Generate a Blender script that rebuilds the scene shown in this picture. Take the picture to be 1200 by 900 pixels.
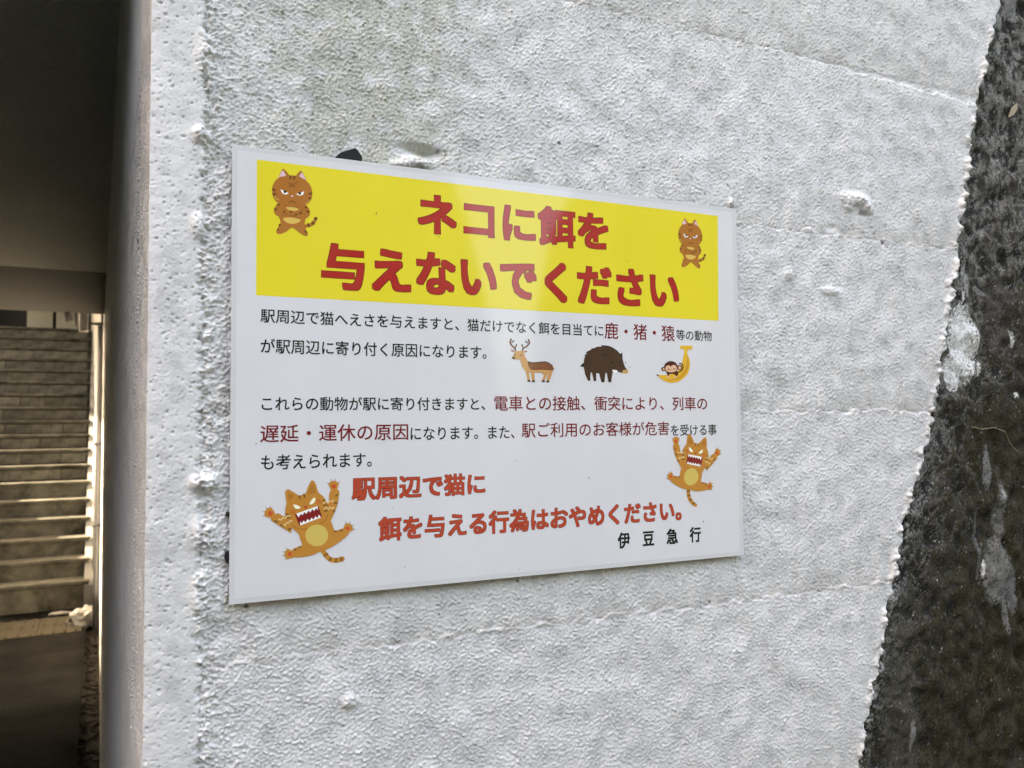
import bpy, bmesh, math, random
import numpy as np
from mathutils import Vector, Matrix
from mathutils.geometry import tessellate_polygon
random.seed(7)
for o in list(bpy.data.objects): bpy.data.objects.remove(o)
S = bpy.context.scene
COL = S.collection
R = math.radians

# ------------------------------------------------------------------ camera
F_PX = 950.0
CAM = np.array([-0.2669, -0.5649, -0.0366])
YAW, TILT, ROLL = R(-24.62), R(92.83), R(-0.575)
cam = bpy.data.cameras.new('camera'); camo = bpy.data.objects.new('camera', cam); COL.objects.link(camo)
cam.sensor_width = 36; cam.lens = F_PX/1200*36; cam.clip_start = .01; cam.clip_end = 2000
RM = Matrix.Rotation(YAW, 4, 'Z') @ Matrix.Rotation(TILT, 4, 'X') @ Matrix.Rotation(ROLL, 4, 'Z')
camo.matrix_world = Matrix.Translation(CAM) @ RM
cam.dof.use_dof = True; cam.dof.focus_distance = .66; cam.dof.aperture_fstop = 14
S.camera = camo
# ------------------------------------------------------------------ daylight
SUN_EL, SUN_AZ = R(37), R(-62)       # azimuth measured from +Y towards +X
w = bpy.data.worlds.new('World'); S.world = w; w.use_nodes = True
nt = w.node_tree; sky = nt.nodes.new('ShaderNodeTexSky'); sky.sky_type = 'NISHITA'; sky.sun_disc = False
sky.sun_elevation = SUN_EL; sky.sun_rotation = SUN_AZ; sky.air_density = 1.0; sky.dust_density = 5.0; sky.ozone_density = .6
bg = nt.nodes['Background']; bg.inputs['Strength'].default_value = .15
nt.links.new(sky.outputs[0], bg.inputs[0])
sl = bpy.data.lights.new('sun', 'SUN'); sl.energy = 3.4; sl.angle = R(.5); sl.color = (1, .95, .86)
so = bpy.data.objects.new('sun', sl); COL.objects.link(so)
sdir = Vector((math.sin(SUN_AZ)*math.cos(SUN_EL), math.cos(SUN_AZ)*math.cos(SUN_EL), math.sin(SUN_EL)))
so.rotation_euler = sdir.to_track_quat('Z', 'Y').to_euler(); so.location = (-4, 4, 8)
S.view_settings.view_transform = 'Standard'; S.view_settings.look = 'None'
S.view_settings.exposure = 3.42; S.view_settings.use_white_balance = True; S.view_settings.white_balance_temperature = 9200; S.view_settings.white_balance_tint = 14; S.view_settings.gamma = 1
S.cycles.use_denoising = True; S.cycles.max_bounces = 8

# ------------------------------------------------------------------ helpers
def rgb(h, k=1.0):
    f = lambda c: (c/255/12.92 if c/255 <= .04045 else ((c/255+.055)/1.055)**2.4)*k
    return tuple(min(1, f(c)) for c in h) + (1,)
def mat(name, color=(.5, .5, .5, 1), rough=.8, spec=.3):
    m = bpy.data.materials.new(name); m.use_nodes = True
    b = m.node_tree.nodes['Principled BSDF']
    b.inputs['Base Color'].default_value = color; b.inputs['Roughness'].default_value = rough
    b.inputs['Specular IOR Level'].default_value = spec
    return m
class N:
    """small node builder"""
    def __init__(s, m): s.m = m; s.t = m.node_tree; s.b = s.t.nodes['Principled BSDF']; s._c = None
    def node(s, typ, **kw):
        n = s.t.nodes.new(typ)
        for k, v in kw.items():
            if k in n.inputs.keys(): n.inputs[k].default_value = v
            else: setattr(n, k, v)
        return n
    def link(s, a, b): s.t.links.new(a, b)
    def coord(s):
        if not s._c: s._c = s.node('ShaderNodeTexCoord').outputs['Object']
        return s._c
    def noise(s, scale, detail=4, rough=.6, stretch=None, dist=0, fac=True):
        n = s.node('ShaderNodeTexNoise'); n.inputs['Scale'].default_value = scale; n.inputs['Detail'].default_value = detail
        n.inputs['Roughness'].default_value = rough; n.inputs['Distortion'].default_value = dist
        c = s.coord()
        if stretch:
            mp = s.node('ShaderNodeMapping'); mp.inputs['Scale'].default_value = stretch; s.link(c, mp.inputs[0]); c = mp.outputs[0]
        s.link(c, n.inputs['Vector']); return n.outputs[0]
    def ramp(s, x, stops):
        n = s.node('ShaderNodeValToRGB'); s.link(x, n.inputs[0]); e = n.color_ramp.elements
        while len(e) < len(stops): e.new(.5)
        for el, (p, c) in zip(e, stops): el.position = p; el.color = c if len(c) == 4 else (*c, 1)
        return n.outputs[0]
    def mix(s, fac, a, b, blend='MIX'):
        n = s.node('ShaderNodeMix', data_type='RGBA', blend_type=blend)
        for v, i in ((fac, 0), (a, 6), (b, 7)):
            if hasattr(v, 'links'): s.link(v, n.inputs[i])
            else: n.inputs[i].default_value = v
        return n.outputs[2]
    def bump(s, h, strength=.4, dist=.01, prev=None):
        n = s.node('ShaderNodeBump'); n.inputs['Strength'].default_value = strength; n.inputs['Distance'].default_value = dist
        s.link(h, n.inputs['Height'])
        if prev is not None: s.link(prev, n.inputs['Normal'])
        s.link(n.outputs[0], s.b.inputs['Normal']); return n.outputs[0]
    def base(s, c): s.link(c, s.b.inputs['Base Color'])
g4 = lambda v: (v, v, v, 1)
def concrete(name, c1, c2, scale=3, bump=.3, bd=.01, rough=.9, stretch=None, fine=60, c3=None):
    m = mat(name, c1, rough, .2); n = N(m)
    a = n.ramp(n.noise(scale, 6, .65, stretch), [(.32, c1), (.68, c2)])
    if c3: a = n.mix(n.ramp(n.noise(scale*.45, 5, .7, stretch, .5), [(.52, g4(0)), (.66, g4(1))]), a, c3)
    f = n.noise(fine, 4, .7)
    a = n.mix(.5, a, n.ramp(f, [(.25, g4(.45)), (.75, g4(1))]), 'MULTIPLY')
    n.base(a); n.bump(f, bump, bd)
    return m
def tag(o, label=None, cat=None, group=None, kind=None):
    for k, v in (('label', label), ('category', cat), ('group', group), ('kind', kind)):
        if v: o[k] = v
    return o
def empty(name, M=None, **kw):
    o = bpy.data.objects.new(name, None); COL.objects.link(o); o.empty_display_size = .05
    if M is not None: o.matrix_world = M
    return tag(o, **kw)
def link(name, me, m=None, parent=None):
    if m is not None:
        for x in (m if isinstance(m, (list, tuple)) else [m]): me.materials.append(x)
    o = bpy.data.objects.new(name, me); COL.objects.link(o)
    if parent is not None: o.parent = parent
    return o
def box_bm(bm, x0, x1, y0, y1, z0, z1, bev=0, M=None):
    g = bmesh.ops.create_cube(bm, size=1)
    mm = Matrix.Translation(((x0+x1)/2, (y0+y1)/2, (z0+z1)/2)) @ Matrix.Diagonal((x1-x0, y1-y0, z1-z0, 1))
    if M is not None: mm = M @ mm
    bmesh.ops.transform(bm, matrix=mm, verts=g['verts'])
    if bev:
        es = list({e for v in g['verts'] for e in v.link_edges})
        bmesh.ops.bevel(bm, geom=es, offset=bev, segments=1, affect='EDGES')
def fin(name, bm, m, parent=None, smooth=False):
    bmesh.ops.recalc_face_normals(bm, faces=bm.faces)
    me = bpy.data.meshes.new(name); bm.to_mesh(me); bm.free()
    if smooth:
        for p in me.polygons: p.use_smooth = True
    return link(name, me, m, parent)
def box(name, dims, m, parent=None, bev=0):
    bm = bmesh.new(); box_bm(bm, *dims, bev=bev); return fin(name, bm, m, parent)
def tube(name, pts, r, m, parent=None, n=10, sm=True):
    bm = bmesh.new(); pts = [Vector(p) for p in pts]; rings = []
    for i, p in enumerate(pts):
        t = (pts[min(i+1, len(pts)-1)] - pts[max(i-1, 0)]).normalized()
        u = t.cross(Vector((0, 0, 1)) if abs(t.z) < .9 else Vector((0, 1, 0))).normalized(); v = t.cross(u)
        rings.append([bm.verts.new(p + (u*math.cos(a) + v*math.sin(a))*r) for a in (2*math.pi*k/n for k in range(n))])
    for a, b in zip(rings, rings[1:]):
        for k in range(n): bm.faces.new((a[k], a[(k+1) % n], b[(k+1) % n], b[k]))
    bm.faces.new(rings[0]); bm.faces.new(rings[-1][::-1])
    return fin(name, bm, m, parent, sm)

# sheet plane: photograph coordinates measured on the flat notice -> (x, z) metres in the plane of the sheet
RMn = np.array(RM.to_3x3())
def sp(u, v):
    d = RMn @ np.array([(u-600)/F_PX, (450-v)/F_PX, -1.0]); t = -CAM[1]/d[1]
    return float(CAM[0]+t*d[0]), float(CAM[2]+t*d[2])

# ------------------------------------------------------------------ noise fields
rng = np.random.default_rng(11)
DXF, NX, NZ = .0007, 1400, 1500
fx = np.fft.fftfreq(NX, DXF)[None, :]; fz = np.fft.fftfreq(NZ, DXF)[:, None]
def band(lo, hi, sx=1, sz=1, rg=rng):
    f = np.sqrt((fx*sx)**2 + (fz*sz)**2) + 1e-9
    flt = np.exp(-(f*lo*.5)**2) * (1-np.exp(-(f*hi*.8)**2))
    a = np.fft.ifft2(np.fft.fft2(rg.standard_normal((NZ, NX))) * flt).real
    return a/a.std()
def samp(A, x, z):
    a = (x/DXF) % NX; b = (z/DXF) % NZ
    i = np.floor(a).astype(int); j = np.floor(b).astype(int); fa = a-i; fb = b-j
    i %= NX; j %= NZ; i1 = (i+1) % NX; j1 = (j+1) % NZ
    return (A[j, i]*(1-fa)+A[j, i1]*fa)*(1-fb) + (A[j1, i]*(1-fa)+A[j1, i1]*fa)*fb
n_fine = band(.0024, .0036); n_grain = band(.0034, .0052); n_mid = band(.0048, .015)
n_lump = band(.016, .06); n_wide = band(.06, .3); n_streak = band(.004, .03, 1, .12); n_smooth = band(.03, .12)
sst = lambda a, b, x: np.clip((x-a)/(b-a), 0, 1)**2*(3-2*np.clip((x-a)/(b-a), 0, 1))
gs = lambda x, z, cx, cz, rx, rz, p=1: np.exp(-(((x-cx)/rx)**2 + ((z-cz)/rz)**2)**p)
def grid_objects(P, C, label_fn, parent, m, names, attr='paint_colour'):
    """P (rows, cols, 3) vertex grid, C (rows, cols, 3) colours; label_fn -> int per face; one object per label"""
    nr, nc = P.shape[:2]
    idx = np.arange(nr*nc).reshape(nr, nc)
    q = np.stack([idx[:-1, :-1], idx[:-1, 1:], idx[1:, 1:], idx[1:, :-1]], -1).reshape(-1, 4)
    lab = label_fn.reshape(-1); out = []
    Pf = P.reshape(-1, 3); Cf = C.reshape(-1, 3)
    for k, nm in names:
        qq = q[lab == k]
        if not len(qq): continue
        u, inv = np.unique(qq, return_inverse=True); inv = inv.reshape(-1)
        me = bpy.data.meshes.new(nm); me.vertices.add(len(u)); me.vertices.foreach_set('co', Pf[u].astype(np.float32).ravel())
        me.loops.add(len(inv)); me.loops.foreach_set('vertex_index', inv.astype(np.int32))
        me.polygons.add(len(qq)); me.polygons.foreach_set('loop_start', np.arange(0, len(inv), 4, dtype=np.int32))
        me.polygons.foreach_set('use_smooth', np.ones(len(qq), bool))
        me.update(calc_edges=True)
        ca = me.attributes.new(attr, 'FLOAT_COLOR', 'POINT')
        ca.data.foreach_set('color', np.concatenate([Cf[u], np.ones((len(u), 1))], 1).astype(np.float32).ravel())
        out.append(link(nm, me, m, parent))
    return out

# ------------------------------------------------------------------ white wall
SK = math.tan(R(2.4))
XC, YW = -.2635, .006                      # corner, mean plane of the painted face
SEAMS = [.478, .312, .142, -.027, -.193, -.360]
ZT, ZB = 2.6, -1.60
def edge_x(z):                             # slanting end of the painted wall
    pts_z = [-1.6, -.359, -.159, -.029, .137, .301, .426, 2.6]; pts_x = [-.20, .350, .413, .467, .512, .551, .598, 1.35]
    return np.interp(z, pts_z, pts_x)
def hz(x): return np.interp(x, [-.27, .62], [.262, .47])
s_side = np.concatenate([-np.geomspace(7.05, .42, 26)[:-1], -np.linspace(.42, .012, 205)[:-1], -np.linspace(.012, 0, 16)[:-1]])
s_front = []; s = 0.0
while s < .90: s_front.append(s); s += .00072 + .00055*s/.88
s_all = np.concatenate([s_side, np.array(s_front), np.linspace(.91, 1.7, 40)])
t_all = np.concatenate([np.linspace(-1, 0, 46)[:-1]*1, np.linspace(0, 1, 740), 1+np.linspace(0, 1, 46)[1:]])
SS, TT = np.meshgrid(s_all, t_all)
XX = XC + SS
H_ = hz(np.clip(XX, -.27, .62)) * np.ones_like(SS)
zlow, zhigh = -H_-.012, H_
ZZ = np.where(TT < 0, zlow+(ZB-zlow)*(-TT), np.where(TT > 1, zhigh+(ZT-zhigh)*(TT-1), zlow+(zhigh-zlow)*TT))
front = SS >= 0; side = ~front
X1 = np.where(front, XX, XC+SS*.5+3.3)
g1, g2, g3, g4_ = samp(n_fine, X1, ZZ), samp(n_grain, X1, ZZ), samp(n_mid, X1+.2, ZZ), samp(n_lump, X1, ZZ+.1)
gw, gsm, gst = samp(n_wide, X1, ZZ), samp(n_smooth, X1, ZZ), samp(n_streak, X1, ZZ)
smooth_patch = sst(.35, 1.5, gsm + .5*sst(.36, .50, XX) + .8*gs(XX, ZZ, .40, .02, .05, .05))    # brushed flat paint
strip_x = -.2305 + .0009*samp(n_smooth, ZZ*0+.3, ZZ) + .0007*samp(n_mid, ZZ*0+.5, ZZ)
strip = 1-sst(-.0015, .0015, XX-strip_x)
rough_amp = (1-.45*smooth_patch)*(1+.12*gsm)
h = rough_amp*np.clip(1+.22*samp(n_mid, X1+.6, ZZ+.4)+.12*samp(n_lump, X1+.2, ZZ+.4), .4, 1.7)*(.00024*g1 + .00045*g2 + .00018*np.abs(g2) + .00006*g3) + .00003*g4_ + .0004*gw
# near the strip the render is coarser
near = np.exp(-np.clip(XX-strip_x, 0, 1)/.012)*front
h += near*(.0006*g3 + .0008*g4_ + .0002*g2)*(1-strip)
# cast courses
course = np.zeros(SS.shape, int)
hs = np.zeros_like(h)
for i, zs in enumerate(SEAMS):
    amp = (.62, .62, .85, 1.0, .75, .8)[i]*np.clip(.8+.35*samp(n_smooth, XX, XX*0+.13*i), .15, 1.2)
    zs_ = zs + .0013*samp(n_smooth, XX, XX*0+.07*i+.4) + .0003*samp(n_lump, XX, XX*0+.3*i) - .004*(i == 1)*sst(.2, .5, XX)*2
    d = ZZ-zs_
    wq = sst(-.0006, .0006, d); hs += amp*(wq*-.0021*np.exp(-(np.abs(d)/.030)**1.2) + (1-wq)*.0002*np.exp(-np.abs(d)/.010))
    course += (d < 0).astype(int)
h += hs*(1-strip)
# strip: smoother trowelled mortar with pits
pit = np.clip(-samp(n_mid, X1+.31, ZZ+.2)-1.15, 0, 1.2)
h = h*(1-strip) + strip*(.00005*g2 + .00008*g4_ + .0010 - .0010*pit - .0004*np.clip(-g2-1.2, 0, 2))
crev = np.exp(-((XX-strip_x)/.0016)**2)
h += crev*front*(-.0014+.0010*samp(n_lump, X1*0+.1, ZZ)+.0008*g3)
for (u, v, rx, rz, a) in [(237, 155, .005, .005, .0062), (240, 566, .008, .0055, .0068), (239, 628, .008, .010, .0030), (234, 262, .005, .008, .003),
                          (1008, 232, .017, .006, .0045), (1022, 243, .006, .006, .004), (1000, 240, .006, .005, .003), (930, 320, .006, .006, .002), (412, 824, .006, .005, .0028),
                          (487, 187, .008, .004, .0035), (470, 190, .007, .003, .003), (500, 190, .005, .003, .003), (862, 236, .004, .004, .003), (978, 340, .012, .004, .0018),
                          (236, 700, .006, .015, .003), (242, 60, .006, .02, .002), (1105, 410, .02, .03, .0012), (255, 745, .012, .008, -.002)]:
    cx, cz = sp(u, v); h += a*gs(XX, ZZ, cx, cz, rx, rz, 1.6)*front*(1+.12*g3)
for (u, v, rx, rz, a) in [(497, 173, .016, .0035, -.0052), (505, 178, .009, .004, -.003), (478, 177, .006, .002, -.0015), (1017, 249, .006, .003, -.003), (982, 265, .006, .003, -.0015), (240, 600, .003, .006, -.003), (1040, 283, .0015, .003, -.003)]:
    cx, cz = sp(u, v); h += a*gs(XX, ZZ, cx, cz, rx, rz, 1.3)*front
# slanted end with beads of old paint
ex = edge_x(ZZ) + .0018*samp(n_smooth, ZZ*0+.2, ZZ) + .0006*samp(n_lump, ZZ*0+.2, ZZ) + .0002*samp(n_mid, ZZ*0+.6, ZZ)
de = ex-XX
bead = np.exp(-((de-.004)/.0042)**2)*front
h *= 1-.6*front*np.exp(-np.abs(de)/.006)
h += bead*sst(-1.6, .6, samp(n_smooth, XX*0+.6, ZZ))*(.0019 + .0012*samp(n_lump, XX+.4, ZZ) + .0007*samp(n_mid, XX+.4, ZZ) + .0009*samp(n_smooth, XX+.4, ZZ) + .0004*g3)
roll = np.clip((.003-de)/.006, 0, 1)**2*front
h = h*(1-.7*sst(.002, -.002, de)*front) - roll*.020
# side face: smooth paint with vertical drag marks
h = np.where(side, .00030*gst + .0004*gw + .00003*g2 + .0007*np.exp(-((SS+.15)/.012)**2)*np.clip(g3, 0, 3), h)
rc = .004                                            # small arris radius
h -= np.exp(-np.abs(SS)/rc)*.0012
nx_s, ny_s = -math.cos(R(2.4)), -math.sin(R(2.4))    # outward normal of the side face
PX = np.where(front, XX, XC - (-SS)*math.sin(R(2.4))); PY = np.where(front, YW, YW+(-SS)*math.cos(R(2.4)))
wv = sst(-.004, .004, SS)                            # blend of normals round the arris
ox, oy = nx_s*(1-wv), ny_s*(1-wv) - 1*wv; nn = np.sqrt(ox*ox+oy*oy)
P = np.stack([PX+ox/nn*h, PY+oy/nn*h, ZZ], -1)
# colour of the paint, stains on it, and shade painted along the seams
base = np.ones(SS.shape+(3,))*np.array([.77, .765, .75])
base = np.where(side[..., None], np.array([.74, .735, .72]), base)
base *= (1-.03*(samp(n_wide, X1+.4, ZZ+.6))[..., None])
cx, cz = sp(430, 40)
alg = np.clip(gs(XX, ZZ, cx, cz, .075, .13)*(1.0+.5*gsm), 0, 1)*front*(.45+.55*sst(-.6, .8, -g2))
alg = alg*.92 + .25*gs(XX, ZZ, .12, .36, .35, .08)*front
base = base*(1-.85*alg[..., None]) + np.array([.42, .43, .31])*.85*alg[..., None]
gr = sst(.2, 1.6, samp(n_smooth, XX+.55, ZZ+.3))*front*.13 + .12*sst(.25, .55, XX)*front  # grey smudges at random, plus darker towards the right end
base *= (1-gr[..., None])
pitd = sst(.8, 2.4, -(g2*.7+g3*.6))*front*(1-.3*strip)       # darker in the deeper pits
base *= (1-.22*pitd[..., None]*np.array([.9, 1.0, 1.15]))
for zs in SEAMS:  # shade band painted above each seam; ledge darkened to mute its lit lip
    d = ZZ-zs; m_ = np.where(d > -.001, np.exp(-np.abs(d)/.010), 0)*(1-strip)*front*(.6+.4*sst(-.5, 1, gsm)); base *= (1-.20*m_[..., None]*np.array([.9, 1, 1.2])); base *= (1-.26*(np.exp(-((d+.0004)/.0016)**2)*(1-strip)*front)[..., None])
for (u, v, r_, a) in [(659, 165, .0016, .9), (717, 163, .0010, .8), (745, 85, .0011, .7), (778, 86, .0008, .8), (608, 48, .0012, .7), (512, 85, .0022, .4), (1041, 283, .0016, .8),
                      (517, 174, .0018, .6), (768, 188, .0008, .6), (290, 713, .0016, .8), (518, 722, .0010, .8), (610, 682, .0012, .8), (838, 707, .0014, .8), (530, 860, .001, .6), (1123, 535, .0015, .6), (961, 684, .0012, .5),
                      (640, 655, .0010, .7), (1003, 680, .0013, .5), (455, 153, .0012, .5), (330, 741, .0009, .6)]:
    cx, cz = sp(u, v); base *= (1-a*gs(XX, ZZ, cx, cz, r_, r_, 2)[..., None]*front[..., None])
sg = np.exp(-np.clip(-.151-ZZ, 0, 1)/.006)*(ZZ < -.148)*(XX > -.215)*(XX < .215)*front       # brown tint fading below the sheet's bottom edge
base = base*(1-.30*sg[..., None]*(.5+.5*sst(-.8, .8, g4_))[..., None]*np.array([.55, .8, 1.2]))
ed = sst(.010, -.004, de + .004*g3)*front
base = base*(1-.9*sst(.0015, -.006, de+.0015*g3)[..., None]*front[..., None])
chips = sst(2.1, 2.5, samp(n_mid, X1+.77, ZZ+.11)*(SS > -.25))*side*(SS > -.25)*sst(-.02, -.06, SS)
base = base*(1-.9*chips[..., None])
lab = course.copy(); lab = lab[:-1, :-1]
sc = SS[:-1, :-1]+.0004
lab = np.where(sc < 0, 100, np.where(strip[:-1, :-1] > .5, 101, lab))
lab = np.where(de[:-1, :-1] < -.006, -1, lab)
wm = mat('white_masonry_paint', g4(.8), .62, .35); n = N(wm)
at = n.node('ShaderNodeAttribute', attribute_name='paint_colour')
fn = n.noise(900, 3, .65); n2 = n.noise(330, 4, .7)
col = n.mix(.10, at.outputs['Color'], n.ramp(n2, [(.3, g4(.55)), (.6, g4(1))]), 'MULTIPLY')
n.base(col); b1 = n.bump(n2, .42, .0006); n.bump(fn, .30, .0005, b1)
wm2 = mat('smooth_trowelled_paint', g4(.75), .6, .3); n = N(wm2); at = n.node('ShaderNodeAttribute', attribute_name='paint_colour')
n.base(n.mix(.18, at.outputs['Color'], n.ramp(n.noise(26, 5, .7, (1, 1, .15)), [(.3, g4(.45)), (.6, g4(1))]), 'MULTIPLY')); n.bump(n.noise(70, 4, .6, (1, 1, .3)), .15, .002)
wall = empty('painted_wall', label='rough white painted concrete wall with cast courses behind the notice', cat='wall')
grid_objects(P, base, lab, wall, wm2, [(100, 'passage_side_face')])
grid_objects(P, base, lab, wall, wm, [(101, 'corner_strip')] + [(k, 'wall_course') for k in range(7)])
del P, base, g1, g2, g3, g4_

# ------------------------------------------------------------------ dark mossy wall beyond the slanting joint
xs = np.concatenate([np.linspace(-.30, .315, 14)[:-1], np.arange(.315, .78, .00135), np.linspace(.79, 3.2, 40)])
tz = np.concatenate([np.linspace(ZB, -.48, 20)[:-1], np.arange(-.48, .50, .00145), np.linspace(.51, ZT, 28)])
XX, ZZ = np.meshgrid(xs, tz)
a1, a2, a3, a4 = samp(n_fine, XX+.5, ZZ), samp(n_grain, XX+.5, ZZ+.3), samp(n_mid, XX+.1, ZZ+.5), samp(n_lump, XX+.6, ZZ+.2)
aw, asm, ast = samp(n_wide, XX+.35, ZZ+.7), samp(n_smooth, XX+.15, ZZ+.2), samp(n_streak, XX+.2, ZZ+.2)
h = .00004*a2 + .0003*asm + .0020*aw
moss_c = sst(-.35, .55, (XX-.50)*7 - (ZZ+.02)*5.2 + .55*asm + .3*a4 + .12*a3 - .50) 
moss_c = np.maximum(moss_c, sst(.1, .5, gs(XX, ZZ, .585, -.06, .06, .05) - .12*a4 - .1))
h += moss_c*(.0012 + .0001*np.abs(a3) + .0001*a2)
dist = XX-edge_x(ZZ)
h += .0015*np.exp(-np.clip(dist, 0, 1)/.02)*(a4*.5)
def wall_y(x): return YW+.0085+max(0, x-.45)*.10
def on_dark(u, v, off=.003):
    x, z = sp(u, v)
    for _ in range(4):                     # follow the ray to the slightly receding face
        d = RMn @ np.array([(u-600)/F_PX, (450-v)/F_PX, -1.0]); t = (wall_y(x)-off-CAM[1])/d[1]; x = CAM[0]+t*d[0]; z = CAM[2]+t*d[2]
    return (x, wall_y(x)-off, z)
dark = np.array([.024, .0225, .020]); grey = np.array([.24, .23, .205]); brown = np.array([.06, .05, .036])
lich = sst(-.85, 1.15, .80*asm + .35*a4 + .35*a3 + .50*a2 + .30*ast + .3*a1)
Cc = dark*(1-lich[..., None]) + grey*lich[..., None]
bm_ = sst(.0, 1.2, aw+.5*a3)[..., None]*.5; Cc = Cc*(1-bm_)+brown*bm_
mossc = np.array([.024, .020, .008])*(1+.5*np.clip(a2, -1.5, 2))[..., None]
Cc = Cc*(1-moss_c[..., None]*.9)+mossc*moss_c[..., None]*.9
pale = np.array([.30, .295, .28]); white = np.array([.70, .69, .66])
def patch(u, v, rx, rz, colr, thr=.35, k=.9):
    global Cc
    cx, _, cz = on_dark(u, v, 0); m_ = gs(XX, ZZ, cx, cz, rx, rz, 2) - .28*np.clip(-a3, 0, 2) - .20*np.clip(-a2, 0, 2)
    m_ = (sst(thr, thr+.2, m_)*k)[..., None]; Cc = Cc*(1-m_)+colr*m_
patch(1127, 402, .027, .046, white, .28, .95); patch(1114, 436, .014, .022, white, .28, .95); patch(1184, 397, .005, .012, white, .4); patch(1146, 433, .004, .010, white, .45)
patch(1165, 668, .030, .040, np.array([.17, .165, .15]), .35); patch(1170, 596, .012, .035, np.array([.13, .125, .11]), .35); patch(1150, 665, .003, .010, white, .4); patch(1186, 690, .003, .010, white, .5)
patch(1170, 582, .006, .012, pale, .4); patch(1155, 548, .008, .03, pale*.6, .45); patch(1068, 862, .005, .018, pale*1.5, .4); patch(1183, 690, .012, .03, pale*.45, .4)
patch(1190, 463, .006, .004, white, .5); patch(1185, 5, .014, .02, pale*.7, .4); patch(1130, 325, .004, .03, pale, .5); patch(1127, 350, .003, .01, white, .5)
patch(1170, 372, .030, .05, np.array([.060, .052, .043]), .3, .7); patch(1055, 830, .03, .12, np.array([.075, .07, .055]), .35, .6)
patch(1175, 700, .006, .05, pale*.5, .5); patch(1145, 640, .004, .05, pale*.4, .5)
spk = (sst(2.0, 2.6, samp(n_mid, XX+.9, ZZ+.33))*(1-.5*moss_c))[..., None]; Cc = Cc*(1-spk)+np.array([.45, .44, .4])*spk
wsp = (np.exp(-np.clip(dist-.003, 0, 1)/.009)*sst(.2, .7, a4*.6+a3*.7+.3*a2))[..., None]*.75*(dist > -.02)[..., None]; Cc = Cc*(1-wsp)+white*wsp
crack = sst(.0045, .0015, np.abs(dist-.003+.0014*a4))[..., None]; Cc = Cc*(1-.85*crack)
h -= sst(.005, .001, np.abs(dist-.003+.0014*a4))*.004
P = np.stack([XX, YW+.0085-h+np.clip(XX-.45, 0, 5)*.10+.9*np.clip(-dist-.004, 0, .03), ZZ], -1)
dm = mat('lichen_concrete', g4(.05), .95, .12); n = N(dm)
at = n.node('ShaderNodeAttribute', attribute_name='paint_colour')
f1 = n.noise(420, 5, .75); f2 = n.noise(150, 5, .75)
col = n.mix(.75, at.outputs['Color'], n.ramp(f1, [(.34, g4(.30)), (.66, g4(1.7))]), 'MULTIPLY')
n.base(col); b1 = n.bump(f2, .10, .001); n.bump(f1, .4, .0004, b1)
mw = empty('mossy_wall', label='dark lichen and moss covered concrete wall right of the white paint', cat='wall')
labm = np.where(dist[:-1, :-1] > -.05, 0, -1)
grid_objects(P, Cc, labm, mw, dm, [(0, 'stained_face')])
del P, Cc
rootm = mat('dry_root', rgb((150, 135, 110)), .9); 
tube('dry_root', [on_dark(*p, .0042) for p in [(1139, 500), (1150, 503), (1165, 501), (1178, 506), (1183, 518), (1188, 525), (1193, 529)]], .0005, rootm, None, 6)
tag(bpy.data.objects['dry_root'], 'thin pale bent root clinging to the dark mossy wall', 'root')
leafm = mat('dry_leaf', rgb((165, 150, 125)), .8)
bm = bmesh.new(); pts = [on_dark(*p, .005) for p in [(1181, 138), (1185, 126), (1191, 121), (1192, 128), (1188, 134), (1184, 137)]]
vs = [bm.verts.new(p) for p in pts]; bm.faces.new(vs); r_ = bmesh.ops.extrude_face_region(bm, geom=bm.faces[:]); bmesh.ops.translate(bm, verts=[e for e in r_['geom'] if isinstance(e, bmesh.types.BMVert)], vec=(0, -.0008, .0003))
tag(fin('leaf_flake', bm, leafm), 'small tan dry leaf flake stuck high on the dark wall', 'leaf')

# ------------------------------------------------------------------ the notice
SW, SH = .426, .3055
signE = empty('laminated_notice', label='laminated paper notice with yellow heading and red Japanese lettering on the white wall', cat='sign')
def printed(name, colr, rough=.30, k=1.0, mott=.04):
    m = mat(name, colr, rough, .5); n = N(m)
    c = n.mix(1.0, colr, n.ramp(n.noise(14, 4, .6), [(.3, g4(1-mott)), (.7, g4(1))]), 'MULTIPLY')
    n.base(c)
    n.b.inputs['Specular IOR Level'].default_value = .08
    wv_ = n.noise(9, 3, .5, (1, 1, .35), .6); b_ = n.bump(wv_, .7, .004); n.bump(n.noise(500, 2, .5), .05, .0003, b_)
    n.b.inputs['Coat Weight'].default_value = .65; n.b.inputs['Coat Roughness'].default_value = .06
    return m
M_FILM = printed('laminate_film', (.69, .70, .70, 1)); M_PAPER = printed('white_paper', (.76, .765, .775, 1)); M_YEL = printed('yellow_ink', (.88, .74, .05, 1))
M_RED = printed('red_ink', (.50, .028, .024, 1)); M_DRED = printed('dark_red_ink', (.16, .012, .012, 1)); M_BLK = printed('black_ink', (.012, .012, .014, 1))
M_TXR = printed('body_red_ink', (.22, .012, .018, 1)); M_OR = printed('vermilion_ink', (.56, .07, .035, 1))
def sheet(name, x0, x1, z0, z1, y, th, m):
    bm = bmesh.new(); box_bm(bm, x0, x1, y, y+th, z0, z1, bev=.00015); return fin(name, bm, m, signE)
sheet('laminate', -SW/2, SW/2, -SH/2, SH/2, 0, .0006, M_FILM)
sheet('paper', -SW/2+.0032, SW/2-.0045, -SH/2+.0032, SH/2-.0035, -.00006, .0003, M_PAPER)
c = [sp(301, 187), sp(841, 253), sp(842, 376), sp(300, 346)]
bm = bmesh.new(); bm.faces.new([bm.verts.new((x, -.00010, z)) for x, z in c][::-1]); fin('yellow_panel', bm, M_YEL, signE)
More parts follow.
